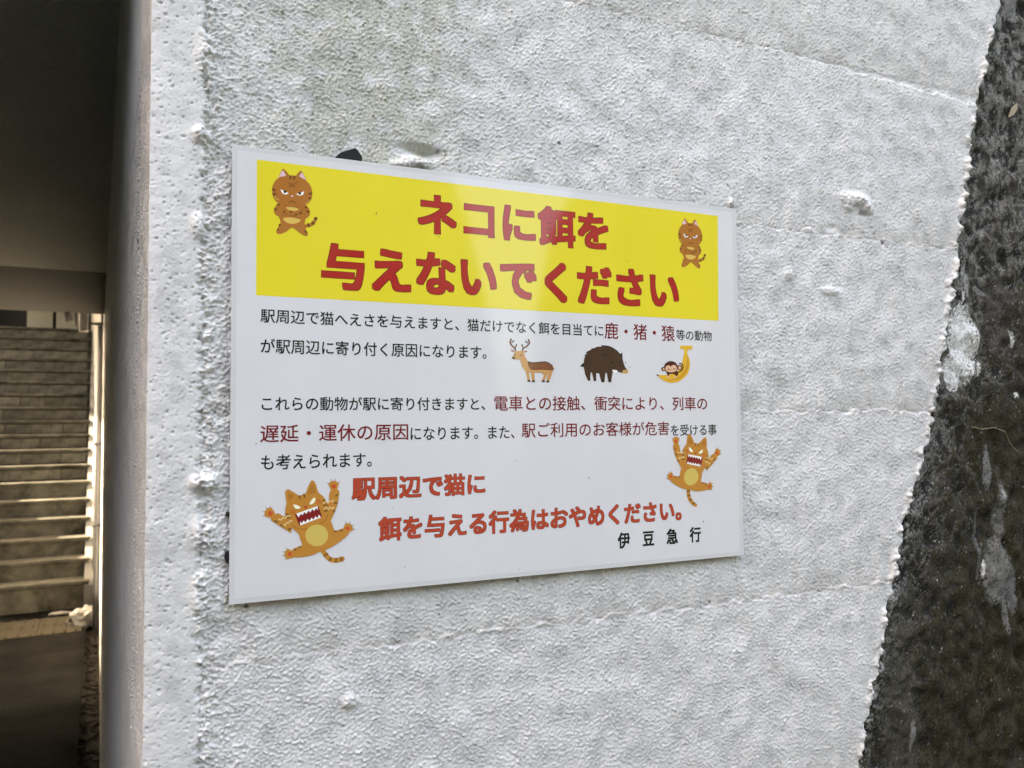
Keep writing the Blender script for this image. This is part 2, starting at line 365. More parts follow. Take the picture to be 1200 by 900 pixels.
def flat_poly(acc, pts, mi, y):
    pts = [Vector((p[0], p[1], 0)) for p in pts]
    for t in tessellate_polygon([pts]):
        acc.append(([(pts[i].x, pts[i].y) for i in t], mi, y))
def smooth_pts(pts, n=5, closed=True):
    out = []; k = len(pts)
    rngk = range(k if closed else k-1)
    for i in rngk:
        g = (lambda j: pts[j % k]) if closed else (lambda j: pts[min(max(j, 0), k-1)])
        p0, p1, p2, p3 = g(i-1), g(i), g(i+1), g(i+2)
        for s in range(n):
            t = s/n
            out.append(tuple(.5*((2*p1[a]) + (-p0[a]+p2[a])*t + (2*p0[a]-5*p1[a]+4*p2[a]-p3[a])*t*t + (-p0[a]+3*p1[a]-3*p2[a]+p3[a])*t**3) for a in (0, 1)))
    if not closed: out.append(pts[-1])
    return out
class Art:
    """flat printed drawing, digitised in an enlarged view: origin (ox, oy), scale k"""
    def __init__(s, ox, oy, k): s.o = (ox, oy, k); s.f = []; s.m = []; s.n = 0
    def mi(s, m):
        if m not in s.m: s.m.append(m)
        return s.m.index(m)
    def poly(s, pts, m, smooth=True, n=5):
        if smooth: pts = smooth_pts(pts, n)
        pts = [sp(s.o[0]+x/s.o[2], s.o[1]+y/s.o[2]) for x, y in pts]
        s.n += 1; flat_poly(s.f, pts, s.mi(m), s.n)
    def ell(s, x, y, rx, ry, m, n=18): s.poly([(x+rx*math.cos(a), y+ry*math.sin(a)) for a in (2*math.pi*k/n for k in range(n))], m, False)
    def stroke(s, pts, w, m, smooth=True, w2=None):
        if smooth and len(pts) > 2: pts = smooth_pts(pts, 4, False)
        L_, R_ = [], []
        for i, p in enumerate(pts):
            a = pts[max(i-1, 0)]; b = pts[min(i+1, len(pts)-1)]; dx, dy = b[0]-a[0], b[1]-a[1]; l = math.hypot(dx, dy) or 1
            ww = w if w2 is None else w+(w2-w)*i/(len(pts)-1)
            L_.append((p[0]-dy/l*ww/2, p[1]+dx/l*ww/2)); R_.append((p[0]+dy/l*ww/2, p[1]-dx/l*ww/2))
        s.poly(L_+R_[::-1], m, False)
    def build(s, name, y0=-.00018, step=.0000025):
        vs, fs, ms = [], [], []
        for tri, mi, k in s.f:
            b = len(vs); vs += [(x, y0-k*step, z) for x, z in tri]
            (x0, z0), (x1, z1), (x2, z2) = tri
            up = (x1-x0)*(z2-z0)-(x2-x0)*(z1-z0)
            fs.append((b, b+1, b+2) if up > 0 else (b, b+2, b+1)); ms.append(mi)
        me = bpy.data.meshes.new(name); me.from_pydata(vs, [], fs)
        for p, mi in zip(me.polygons, ms): p.material_index = mi
        return link(name, me, s.m, signE)
ink = {}
def I(c, k=1.0):
    if c not in ink: ink[c] = printed('ink_%s' % {0: 'fur', 1: 'stripe'}.get(len(ink), 'tone'), rgb(c, 1.42*k), mott=.02)
    return ink[c]
FUR, STR, PINK, CREAM, WHT, BK = (160, 100, 45), (92, 58, 25), (205, 170, 175), (200, 165, 85), (225, 222, 215), (25, 20, 18)
# cross cat with folded arms
A = Art(300, 185, 9)
A.stroke([(490, 722), (560, 712), (605, 685), (630, 638)], 36, I(FUR)); A.ell(630, 640, 18, 18, I(STR))
for p, q in (((545, 690), (560, 730)), ((588, 672), (612, 705)), ((500, 705), (512, 738))): A.stroke([p, q], 22, I(STR))
A.poly([(256, 600), (500, 600), (512, 720), (548, 798), (530, 826), (490, 812), (440, 778), (380, 737), (320, 778), (250, 804), (214, 788), (222, 755), (258, 680)], I(FUR))
A.poly([(236, 478), (300, 470), (460, 480), (530, 500), (568, 560), (560, 612), (512, 645), (430, 638), (350, 632), (240, 620), (195, 585), (190, 535)], I(FUR))
A.poly([(240, 205), (268, 140), (285, 118), (300, 122), (352, 186), (300, 215)], I(FUR)); A.poly([(236, 206), (270, 145), (284, 130), (316, 188), (296, 205), (262, 196)], I(PINK), False)
A.poly([(425, 188), (456, 146), (478, 138), (492, 158), (530, 240), (470, 225)], I(FUR)); A.poly([(448, 206), (484, 152), (532, 238), (510, 224), (486, 220)], I(PINK), False)
A.poly([(380, 186), (450, 196), (522, 236), (572, 292), (592, 362), (584, 432), (540, 488), (470, 510), (380, 516), (290, 502), (222, 470), (182, 415), (168, 350), (180, 280), (222, 222), (290, 196)], I(FUR))
A.poly([(318, 522), (380, 514), (450, 545), (400, 560), (345, 550)], I(CREAM)); A.poly([(288, 638), (380, 630), (472, 655), (430, 688), (380, 698), (322, 682)], I(CREAM))
A.stroke([(270, 610), (330, 600), (400, 618), (450, 638)], 5, I((120, 72, 30))); A.stroke([(380, 620), (440, 590), (500, 560)], 5, I((120, 72, 30)))
A.stroke([(300, 506), (380, 520), (470, 512)], 5, I((120, 72, 30)))
A.poly([(256, 330), (300, 350), (346, 375), (312, 389), (276, 374)], I(WHT), False); A.poly([(506, 352), (500, 386), (462, 401), (418, 380), (458, 374)], I(WHT), False)
A.ell(305, 358, 13, 15, I(BK)); A.ell(461, 376, 13, 15, I(BK)); A.ell(380, 404, 14, 9, I(PINK))
A.stroke([(346, 474), (362, 462), (380, 457), (398, 464), (414, 482)], 8, I(STR))
A.stroke([(345, 264), (412, 312)], 14, I((130, 78, 35))); A.stroke([(438, 258), (345, 308)], 14, I((130, 78, 35)))
for a, b in (((363, 184), (361, 226)), ((404, 190), (402, 230)), ((170, 328), (208, 344)), ((176, 388), (212, 378)), ((592, 372), (552, 382)), ((584, 428), (552, 426)), ((222, 490), (250, 498)), ((192, 540), (220, 546)), ((516, 516), (534, 530)), ((530, 565), (562, 572)), ((244, 720), (254, 698)), ((224, 764), (238, 750)), ((515, 770), (535, 788))): A.stroke([a, b], 18, I(STR))
for x, y in ((295, 571), (368, 571), (470, 585), (422, 600)): A.ell(x, y, 13, 10, I(STR))
A.stroke([(190, 405), (215, 425), (240, 448)], 5, I(CREAM)); A.stroke([(565, 455), (540, 470), (520, 490)], 5, I(CREAM)); A.stroke([(195, 432), (235, 440)], 4, I(CREAM))
cat1 = A.build('cat_drawing')
cat2 = cat1.copy(); COL.objects.link(cat2); cat2.parent = signE
p1, p2 = sp(342.2, 221.7), sp(808.6, 273.6); a1_, a2_ = sp(342.2, 276), sp(808.6, 314.2)
kk = abs(p2[1]-a2_[1])/abs(p1[1]-a1_[1])
cat2.scale = (kk, 1, kk); cat2.location = (p2[0]-p1[0]*kk, 0, p2[1]-p1[1]*kk)
# leaping cat with open mouth
A = Art(300, 555, 8.18); FUR2 = (176, 118, 52); f2 = I(FUR2)
def paw(cx, cy, r, ang):
    for k in range(4):
        a = ang+(k-1.5)*.62; x, y = cx+math.cos(a)*r*1.05, cy+math.sin(a)*r*1.05
        A.stroke([(cx+math.cos(a)*r*.9, cy+math.sin(a)*r*.9), (cx+math.cos(a)*r*1.65, cy+math.sin(a)*r*1.65)], 9, I((125, 118, 110)), False, 3)
        A.ell(cx+math.cos(a)*r*.72, cy+math.sin(a)*r*.72, r*.46, r*.46, f2)
    A.ell(cx, cy, r*.85, r*.85, f2); A.ell(cx, cy, r*.46, r*.46, I((185, 75, 45)))
paw(138, 382, 50, R(215)); paw(745, 123, 48, R(-95)); paw(876, 528, 46, R(-50)); paw(326, 772, 48, R(185))
A.poly([(140, 438), (200, 380), (262, 408), (310, 420), (340, 560), (290, 540), (235, 508), (180, 470)], f2)
A.poly([(712, 165), (792, 160), (786, 270), (752, 370), (710, 452), (650, 450), (668, 330), (694, 268)], f2)
A.poly([(335, 490), (402, 572), (422, 625), (440, 684), (400, 702), (350, 728), (345, 795), (440, 799), (540, 780), (615, 745), (700, 716), (800, 655), (890, 570), (845, 525), (762, 546), (742, 520), (712, 440), (690, 380), (560, 440)], f2)
A.poly([(280, 175), (305, 150), (350, 172), (412, 208), (445, 200), (474, 188), (500, 120), (524, 74), (545, 66), (566, 86), (585, 140), (600, 182), (640, 215), (678, 270), (700, 340), (690, 400), (650, 460), (590, 505), (500, 530), (400, 530), (330, 500), (290, 440), (278, 380), (283, 320), (292, 290), (284, 230)], f2)
A.poly([(310, 190), (365, 212), (318, 258)], I((160, 104, 44))); A.poly([(535, 100), (575, 175), (500, 190)], I((160, 104, 44)))
A.stroke([(345, 500), (440, 535), (560, 512), (660, 448), (690, 390)], 8, I((150, 96, 40)))
A.ell(582, 592, 110, 104, I((190, 165, 88)), 28)
A.ell(352, 368, 27, 22, I((175, 100, 48))); A.ell(598, 268, 27, 22, I((175, 100, 48)))
A.poly([(370, 388), (596, 308), (634, 412), (414, 500)], I((120, 28, 32)), False)
up = [(388, 384)]; 
for i in range(6):
    t0, t1 = i/6, (i+.5)/6; up += [(392+t0*196+10, 392-t0*70+8), (392+t1*196+14, 430-t1*70-4*(i > 0))]
A.poly([(386, 383), (590, 310)] + [(592, 352), (576, 326), (556, 360), (540, 340), (518, 372), (502, 354), (480, 386), (464, 368), (444, 398), (428, 384), (408, 420)], I(WHT), False)
A.poly([(422, 497), (624, 420)] + [(602, 392), (590, 426), (568, 408), (552, 440), (530, 422), (514, 452), (492, 434), (474, 466), (454, 450), (440, 478), (424, 456)], I(WHT), False)
A.poly([(356, 298), (392, 302), (428, 326), (400, 338), (374, 332)], I((230, 225, 190)), True, 3); A.poly([(512, 294), (530, 255), (562, 226), (566, 260), (546, 288)], I((230, 225, 190)), True, 3)
A.poly([(458, 318), (490, 310), (477, 336)], I((170, 60, 40)))
for a, b in (((412, 210), (424, 242)), ((458, 194), (468, 228)), ((640, 252), (668, 262)), ((646, 305), (684, 300)), ((650, 362), (684, 352)), ((280, 392), (312, 388)), ((290, 425), (330, 418)), ((760, 215), (786, 200)), ((748, 286), (782, 278)), ((736, 372), (758, 352)), ((172, 452), (210, 462)), ((232, 492), (268, 500)), ((306, 536), (340, 524)), ((362, 734), (385, 722)), ((402, 712), (428, 698)), ((745, 554), (775, 552)), ((802, 546), (832, 540))): A.stroke([a, b], 16, I((110, 76, 34)))
for y0, pts in ((0, [(645, 288), (668, 262), (688, 282), (708, 258), (724, 270), (745, 250)]), (0, [(650, 342), (674, 322), (694, 342), (712, 320), (730, 336), (748, 322)]), (0, [(214, 434), (238, 446), (258, 420), (280, 430), (300, 404), (330, 410)]), (0, [(254, 492), (278, 496), (294, 468), (314, 474), (326, 448), (348, 456)])): A.stroke(pts, 8, I((222, 205, 150)), False)
roar = A.build('leaping_cat_drawing', -.00020)
A = Art(300, 555, 8.18)
A.stroke([(632, 725), (665, 775), (710, 820), (765, 832), (828, 818)], 46, f2); A.ell(828, 816, 22, 23, f2)
for p, q in (((648, 790), (690, 765)), ((700, 838), (722, 802)), ((765, 852), (768, 808)), ((820, 838), (815, 796))): A.stroke([p, q], 24, I((125, 82, 36)))
A.build('cat_tail_drawing')
A = Art(775, 505, 9.48)
A.stroke([(298, 640), (302, 715), (325, 775), (378, 826)], 38, f2); A.ell(378, 824, 18, 18, f2)
for p, q in (((283, 672), (320, 668)), ((288, 722), (322, 712)), ((305, 775), (338, 755)), ((345, 818), (368, 792))): A.stroke([p, q], 20, I((125, 82, 36)))
A.build('cat_tail_drawing')
r2 = roar.copy(); COL.objects.link(r2); r2.parent = signE
a_, b_ = np.array(sp(371.1, 627.4)), np.array(sp(358.1, 594.4)); c_, d_ = np.array(sp(809.8, 558.8)), np.array(sp(814.9, 531.4))
v1 = b_-a_; v1m = np.array([-v1[0], v1[1]]); v2 = d_-c_
kk = np.linalg.norm(v2)/np.linalg.norm(v1); th = math.atan2(v2[1], v2[0])-math.atan2(v1m[1], v1m[0])
Mm = Matrix.Translation((c_[0], 0, c_[1])) @ Matrix.Rotation(-th, 4, 'Y') @ Matrix.Diagonal((-kk, 1, kk, 1)) @ Matrix.Translation((-a_[0], 0, -a_[1]))
r2.matrix_local = Mm
# deer
A = Art(590, 390, 13.85); D1, D2, AN = I((180, 135, 85)), I((118, 72, 48)), I((92, 42, 38))
for pts in ([(198, 292), (176, 245), (125, 195), (106, 150), (122, 104)], [(302, 292), (322, 255), (382, 212), (418, 165), (404, 116)]): A.stroke(pts, 24, AN)
for pts in ([(128, 165), (160, 134)], [(186, 252), (208, 200)], [(396, 172), (364, 140)], [(318, 256), (300, 200)]): A.stroke(pts, 18, AN)
for p in ((122, 104), (160, 134), (208, 198), (364, 140), (300, 198), (404, 116)): A.ell(*p, 13, 13, I(BK))
A.poly([(112, 280), (150, 280), (178, 300), (140, 305)], I((150, 95, 80))); A.poly([(388, 294), (350, 292), (325, 308), (360, 318)], I((150, 95, 80)))
A.poly([(180, 296), (328, 296), (345, 370), (390, 462), (480, 482), (600, 474), (700, 472), (785, 518), (806, 560), (800, 620), (748, 780), (692, 780), (722, 668), (705, 680), (668, 775), (618, 775), (655, 690), (618, 645), (500, 645), (506, 780), (460, 780), (440, 645), (412, 640), (428, 770), (388, 770), (360, 630), (300, 550), (262, 432), (160, 430), (133, 406), (165, 360)], D1, False)
A.poly([(392, 465), (480, 484), (610, 472), (700, 472), (780, 516), (806, 560), (796, 608), (620, 602), (480, 606), (420, 572)], D2)
A.stroke([(395, 470), (480, 486), (610, 474), (700, 474), (795, 535)], 12, I((50, 35, 28)))
for i in range(26): A.ell(random.uniform(430, 775), random.uniform(505, 590), 5, 5, I((150, 108, 84)), 6)
A.ell(160, 407, 26, 15, I(BK)); A.ell(180, 356, 10, 12, I(BK)); A.ell(283, 361, 10, 12, I(BK))
for x, y in ((408, 778), (482, 784), (642, 782), (714, 788)): A.poly([(x-22, y+14), (x-14, y-12), (x+20, y-12), (x+28, y+14)], I(BK), False)
A.stroke([(800, 545), (822, 570), (820, 600)], 12, I((205, 190, 165)))
A.build('deer_drawing')
# boar
A = Art(670, 395, 15); B1 = I((64, 45, 34)); B2 = I((36, 26, 22))
A.poly([(140, 516), (200, 455), (240, 450), (230, 530)], B2, False)
A.poly([(520, 143), (620, 150), (720, 185), (800, 240), (848, 296), (885, 272), (886, 340), (902, 430), (932, 520), (985, 590), (978, 632), (880, 630), (800, 606), (722, 590), (690, 780), (640, 780), (615, 630), (590, 630), (572, 785), (518, 785), (480, 642), (432, 630), (425, 760), (386, 760), (350, 620), (330, 630), (320, 755), (280, 755), (235, 660), (210, 530), (212, 400), (236, 330), (208, 344), (262, 282), (245, 266), (345, 216), (335, 206), (425, 186), (415, 172), (522, 166)], B1, False)
A.stroke([(530, 152), (640, 160), (740, 205), (845, 300), (890, 350)], 12, B2)
A.stroke([(592, 345), (562, 300), (610, 300), (642, 340)], 12, B2); A.poly([(862, 300), (884, 272), (890, 350)], B2, False)
A.ell(942, 608, 54, 34, I((190, 150, 95))); A.ell(922, 606, 8, 12, I((120, 85, 50))); A.ell(964, 604, 8, 12, I((120, 85, 50)))
A.poly([(712, 578), (800, 588), (775, 632), (738, 624)], I(WHT)); A.ell(711, 446, 15, 15, I(BK)); A.ell(832, 440, 15, 15, I(BK))
for x, y in ((300, 752), (404, 756), (544, 780), (666, 776)): A.poly([(x-30, y-10), (x+25, y-14), (x+32, y+8), (x-12, y+18)], I(BK), False)
A.build('boar_drawing')
# monkey on a banana
A = Art(760, 395, 15); K1 = I((74, 34, 28)); K2 = I((205, 160, 130)); Y1 = I((205, 160, 52))
A.poly([(140, 656), (230, 668), (320, 668), (450, 640), (560, 540), (600, 400), (620, 300), (628, 222), (558, 205), (545, 150), (770, 152), (760, 216), (692, 220), (676, 280), (722, 400), (728, 520), (692, 640), (600, 740), (500, 795), (380, 806), (270, 770), (180, 702)], Y1, False)
A.poly([(680, 320), (706, 420), (700, 540), (640, 660), (540, 740), (400, 775), (280, 750), (420, 740), (540, 690), (630, 570), (668, 440)], I((185, 135, 48)))
A.poly([(132, 655), (160, 660), (178, 680), (160, 692)], I(BK), False)
A.stroke([(500, 620), (570, 595), (602, 540), (590, 480), (535, 462)], 22, K1)
A.ell(262, 562, 38, 40, K1); A.ell(268, 565, 20, 24, K2); A.ell(545, 535, 40, 46, K1); A.ell(545, 538, 24, 30, K2)
A.poly([(330, 600), (500, 600), (520, 650), (490, 690), (450, 655), (370, 650), (350, 690), (325, 660)], K1)
A.ell(392, 530, 122, 110, K1); A.ell(345, 550, 52, 54, K2); A.ell(440, 545, 56, 56, K2); A.ell(396, 582, 88, 38, K2)
A.ell(353, 568, 11, 14, I(BK)); A.ell(446, 560, 11, 14, I(BK)); A.ell(402, 578, 7, 5, I(BK)); A.ell(352, 700, 24, 20, K2); A.ell(468, 706, 24, 20, K2)
A.build('monkey_drawing')
A = Art(0, 0, 1); rs = random.Random(4)
for x, y in [(322, 193), (419, 216), (419, 239), (441, 250), (512, 276), (515, 278), (327, 445), (460, 595), (733, 425), (738, 430), (608, 667), (824, 611), (733, 217), (474, 664), (735, 306), (537, 664), (340, 400), (604, 540), (690, 560), (300, 520)]:
    r_ = rs.uniform(.35, .75); A.ell(x, y, r_, r_*rs.uniform(.7, 1.4), I((70, 66, 58)), 7)
A.build('dirt_specks', -.00026)['kind'] = 'stuff'
# lettering
dg_ = bpy.context.evaluated_depsgraph_get
def text(body, x0, ytop, ybot, x1, m, off=0, y=-.00016, gap=1.0, name='lettering'):
    """body set between photo columns x0..x1; ytop/ybot measured at x0"""
    c = bpy.data.curves.new('t', 'FONT'); c.body = body; c.resolution_u = 3; c.offset = off; c.space_character = gap
    o = bpy.data.objects.new('t', c); COL.objects.link(o); me = bpy.data.meshes.new_from_object(o.evaluated_get(dg_()))
    bpy.data.objects.remove(o); bpy.data.curves.remove(c)
    co = np.zeros(len(me.vertices)*3); me.vertices.foreach_get('co', co); co = co.reshape(-1, 3)
    (ax, az), (bx, bz) = sp(x0, ytop), sp(x0, ybot); cx = sp(x1, (ytop+ybot)/2 + 0)[0]
    mn, mx = co.min(0), co.max(0)
    out = np.zeros_like(co); out[:, 0] = ax+(co[:, 0]-mn[0])/(mx[0]-mn[0])*(cx-ax); out[:, 2] = bz+(co[:, 1]-mn[1])/(mx[1]-mn[1])*(az-bz); out[:, 1] = y
    me.vertices.foreach_set('co', out.ravel()); me.materials.clear(); me.update()
    o = link(name, me, m, signE)
    if me.polygons and me.polygons[0].normal.y > 0: me.flip_normals()
    return o
def thin(body, x0, yt, yb, x1, m, w_=.011): bold(body, x0, yt, yb, x1, m, None, w_, 0)
def bold(body, x0, yt, yb, x1, mf, mb, off, rim, **k):
    """heavy face: the thin glyphs stamped round a small circle, a wider dark set behind for the rim"""
    e = (yb-yt)*off
    if mb is None: sets = ((mf, e, -.00016, 8, 'lettering'),)
    else: sets = ((mb, e+rim, -.00012, 16, 'lettering_outline'), (mf, e, -.00016, 16, 'lettering'))
    for m, rr, y0, n_, nm in sets:
        o = text(body, x0+e, yt+e, yb-e, x1-e, m, 0, y0, name=nm)
        me = o.data; co = np.zeros(len(me.vertices)*3); me.vertices.foreach_get('co', co); co = co.reshape(-1, 3)
        fs = [tuple(p.vertices) for p in me.polygons]; r_ = (sp(400+rr, 400)[0]-sp(400, 400)[0])*.9; V, Fs = [], []
        for q in range(n_):
            c_ = co.copy(); aa = 2*math.pi*q/n_; sq = 1/max(abs(math.cos(aa)), abs(math.sin(aa)))*.9; c_[:, 0] += r_*sq*math.cos(aa); c_[:, 2] += r_*sq*math.sin(aa); c_[:, 1] = y0-q*1.5e-6
            Fs += [tuple(i+len(V)*len(co) for i in f) for f in fs]; V.append(c_)
        m2 = bpy.data.meshes.new(nm); m2.from_pydata(np.concatenate(V).tolist(), [], Fs); m2.materials.append(m); o.data = m2
bold('ネコに餌を', 489, 224, 274.5, 713, M_RED, M_DRED, .038, .8)
bold('与えないでください', 376.5, 284, 338.5, 795.5, M_RED, M_DRED, .038, .8)
LT = 361.5
thin('駅周辺で猫へえさを与えますと、猫だけでなく餌を目当てに', 305.3, 361.5, 378, 706.7, M_BLK)
thin('鹿・猪・猿', 708, 377.5, 397, 790.5, M_TXR)
thin('等の動物', 792, 386, 398.5, 834, M_BLK)
thin('が駅周辺に寄り付く原因になります。', 305.5, 396.5, 414, 570, M_BLK)
thin('これらの動物が駅に寄り付きますと、', 306.6, 464.5, 481.5, 568.5, M_BLK)
thin('電車との接触、衝突により、列車の', 579, 463.5, 481.5, 828.6, M_TXR)
thin('遅延・運休の原因', 304.8, 498, 518.7, 478.3, M_TXR)
thin('になります。また、', 481, 500.5, 516, 603, M_BLK)
thin('駅ご利用のお客様が危害', 611, 495.5, 513, 784, M_TXR)
thin('を受ける事', 786, 497.5, 511, 839.6, M_BLK)
thin('も考えられます。', 305.8, 533, 551, 435.6, M_BLK)
bold('駅周辺で猫に', 412.2, 559.5, 587, 568.6, M_OR, M_DRED, .030, .5)
bold('餌を与える行為はおやめください。', 443.3, 606, 635, 799.2, M_OR, M_DRED, .030, .5)
bold('伊　豆　急　行', 723.3, 624, 643.5, 821.7, M_BLK, M_BLK, .035, .05)
# black fixing pads under the sheet
padm = mat('black_rubber', g4(.012), .7, .3)
def prism(name, pts, y0, y1, m, label, cat, top=0):
    bm = bmesh.new(); a = [bm.verts.new((x, y0, z)) for x, z in pts]; cxx = sum(p[0] for p in pts)/len(pts)
    b = [bm.verts.new((x, y1, z+top*(1 if z > pts[0][1] else 0))) for x, z in pts]
    bm.faces.new(a); bm.faces.new(b[::-1]); k = len(pts)
    for i in range(k): bm.faces.new((a[i], b[i], b[(i+1) % k], a[(i+1) % k]))
    return tag(fin(name, bm, m), label, cat)
prism('rubber_wedge', [sp(*p) for p in [(396, 190), (396, 181), (400, 178), (410, 175), (417, 173), (420, 176), (425, 184), (424, 192)]], .0008, .0075, padm, 'small black rubber wedge poking above the top edge of the notice', 'wedge', .0006)
prism('foam_pad', [sp(*p) for p in [(264.5, 647), (263.5, 655), (265, 660), (280, 660), (280, 645)]], .0008, .0060, padm, 'black foam pad at the left edge of the notice, the lower and larger one', 'pad')
prism('foam_pad', [sp(*p) for p in [(265.5, 601), (265, 605), (280, 605), (280, 600)]], .0008, .0060, padm, 'tiny black foam pad at the left edge of the notice, above the larger one', 'pad')

# ------------------------------------------------------------------ underpass, in its own slightly skewed frame
LM = Matrix.Translation((XC, YW, 0)) @ Matrix.Rotation(R(2.4), 4, 'Z')
CZ = float(CAM[2])
FLOOR = CZ-1.527; CEIL = CZ+.857; LEFT = -2.95
def kxz(u, v):
    d = RMn @ np.array([(u-600)/F_PX, (450-v)/F_PX, -1.0]); return d[0]/d[1], d[2]/d[1]
def loc(u, v, D):
    """place a seen point at a chosen distance D, in the underpass frame"""
    a, b = kxz(u, v); w_ = Vector((CAM[0]+a*D, CAM[1]+D, CZ+b*D)); return LM.inverted() @ w_
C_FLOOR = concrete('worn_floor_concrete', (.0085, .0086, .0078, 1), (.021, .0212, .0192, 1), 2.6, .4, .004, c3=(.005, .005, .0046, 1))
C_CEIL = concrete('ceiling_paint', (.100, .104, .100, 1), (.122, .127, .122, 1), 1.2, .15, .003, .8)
C_FLOOR.node_tree.nodes['Principled BSDF'].inputs['Specular IOR Level'].default_value = .02
C_STEP = concrete('step_concrete', (.055, .053, .042, 1), (.175, .168, .135, 1), 5, .5, .006, c3=(.034, .031, .02, 1), fine=90)
C_WHITE = concrete('pale_wall_paint', (.26, .255, .24, 1), (.34, .335, .315, 1), 1.5, .2, .004)
C_GRAV = concrete('gutter_silt', (.012, .011, .009, 1), (.05, .045, .035, 1), 30, .8, .02)
def S_(name, dims, m, **k):
    o = box(name, dims, m, **k); o.matrix_world = LM; o['kind'] = 'structure'; return o
ground = box('ground', (-150, 150, -150, 150, FLOOR-.6, FLOOR-.07), concrete('ground_dirt', (.05, .048, .04, 1), (.10, .092, .075, 1), .8)); ground['kind'] = 'structure'
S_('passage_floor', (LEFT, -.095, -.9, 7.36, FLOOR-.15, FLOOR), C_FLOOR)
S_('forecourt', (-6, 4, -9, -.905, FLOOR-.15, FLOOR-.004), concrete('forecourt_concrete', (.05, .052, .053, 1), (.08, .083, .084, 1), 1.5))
S_('gutter_bed', (-.095, -.0, .02, 7.3, FLOOR-.12, FLOOR-.045), C_GRAV)
S_('embankment', (.05, 12, .09, 12, FLOOR-.15, 2.5), C_FLOOR)
ce = empty('underpass_ceiling', LM, kind='structure')
C_CEIL2 = concrete('brightened_ceiling_paint', (.55, .57, .54, 1), (.62, .64, .61, 1), 1.2, .15, .003, .8)  # ceiling paint lightened on the near slab to make up for dim light
bm = bmesh.new(); box_bm(bm, LEFT-.2, .3, .35, 4.38, CEIL-.004, CEIL+.5, .004); fin('ceiling_slab', bm, C_CEIL2, ce)
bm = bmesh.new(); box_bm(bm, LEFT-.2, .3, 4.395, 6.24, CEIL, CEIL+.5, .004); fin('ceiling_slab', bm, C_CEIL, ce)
bm = bmesh.new(); box_bm(bm, LEFT-.2, -.02, .01, .34, CEIL-.03, 2.6, .01); fin('front_beam', bm, C_WHITE, ce)
lw = empty('passage_wall', LM, label='cream painted wall on the far left of the underpass', cat='wall')
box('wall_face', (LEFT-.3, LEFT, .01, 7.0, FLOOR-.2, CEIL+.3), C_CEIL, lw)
tag(box('embankment', (LEFT-9, LEFT-.31, .05, 6.2, FLOOR-.15, 2.6), C_FLOOR), kind='structure').matrix_world = LM
# stairwell
sw = empty('stairwell_wall', LM @ Matrix.Translation((0, 6.3, 0)) @ Matrix.Rotation(R(1.3), 4, 'Z') @ Matrix.Translation((0, -6.3, 0)), label='sunlit pale side wall along the right of the stairs', cat='wall')
box('wall_face', (.012, .25, 7.0, 16, FLOOR-.2, CZ+4.0), C_WHITE, sw)
sw2 = empty('stairwell_wall', LM, label='low pale side wall along the left of the stairs', cat='wall')
box('wall_face', (LEFT-.3, LEFT, 7.01, 16, FLOOR-.2, CZ+1.30), C_WHITE, sw2)
st = empty('concrete_stairs', LM @ Matrix.Translation((0, 7.33, FLOOR)), label='worn concrete stairs climbing out of the underpass, patchily sunlit', cat='stairs')
RI, TR, NS = .1544, .256, 18
stone = {}
def stone_mesh(wd):
    key = round(wd, 2)
    if key not in stone:
        bm = bmesh.new(); box_bm(bm, 0, key-.003, -.005, .03, .010, RI-.042, .003)
        bmesh.ops.recalc_face_normals(bm, faces=bm.faces); me = bpy.data.meshes.new('riser_stone'); bm.to_mesh(me); bm.free()
        me.materials.append(M_STONE); stone[key] = me
    return stone[key]
M_STONE = mat('riser_stone', g4(.3), .9, .2); n = N(M_STONE)
oi = n.node('ShaderNodeObjectInfo')
a = n.ramp(oi.outputs['Random'], [(0, (.085, .081, .063, 1)), (.5, (.105, .10, .078, 1)), (1, (.135, .128, .10, 1))])
a = n.mix(.8, a, n.ramp(n.noise(7, 6, .75), [(.36, g4(.35)), (.60, g4(1.5))]), 'MULTIPLY'); n.base(a); n.bump(n.noise(60, 5, .7), .5, .006)
for k in range(1, NS+1):
    z = CZ-1.45+RI*k-FLOOR; y = (k-1)*TR
    bm = bmesh.new(); z0 = 0 if k == 1 else z-RI-.01
    box_bm(bm, LEFT, -.085-.003*k+random.uniform(-.004, .004), y+(.012 if k < 7 else .028), y+TR+.05, z0-.05, z-.026)
    s_ = fin('step', bm, C_STEP, st)
    bm = bmesh.new(); box_bm(bm, LEFT, -.08-.003*k+random.uniform(-.006, .006), y-.010, y+TR+.012, z-.026, z, .002); fin('tread', bm, C_STEP, s_)
    if k >= 7:
        x = -.10-.004*k
        while x > -1.75:
            wd = random.choice((.24, .30, .36, .44, .52)); o = bpy.data.objects.new('riser_stone', stone_mesh(wd)); COL.objects.link(o); o.parent = s_
            o.location = (x-wd, y+.012+random.uniform(-.003, .004), z-RI); x -= wd
tag(box('stair_landing', (LEFT, .0, 7.33+NS*TR, 16, FLOOR, CZ-1.45+RI*NS-.002), C_STEP), kind='structure').matrix_world = LM
cn = empty('shade_canopy', LM, label='flat canopy roof out of view, placed to shade the stairs', cat='roof')
box('roof_slab', (LEFT-.05, .40, 6.5, 16.2, CZ+2.67, CZ+2.8), C_CEIL, cn)  # unseen slab, its reach set to shade upper steps, side wall and pipe
for y in (8.6, 12, 15.8): box('post', (LEFT-.16, LEFT-.08, y, y+.08, CZ+1.30, CZ+2.67), C_WHITE, cn)
bm = bmesh.new(); pr = [(0, RI*.9), (NS*TR, NS*RI+RI*.9), (NS*TR, 0), (0, 0)]; zoff = CZ-1.45-FLOOR-.03
a = [bm.verts.new((-.12, y, z+zoff if z else 0)) for y, z in pr]; b = [bm.verts.new((.005, y, z+zoff if z else 0)) for y, z in pr]
bm.faces.new(a); bm.faces.new(b[::-1])
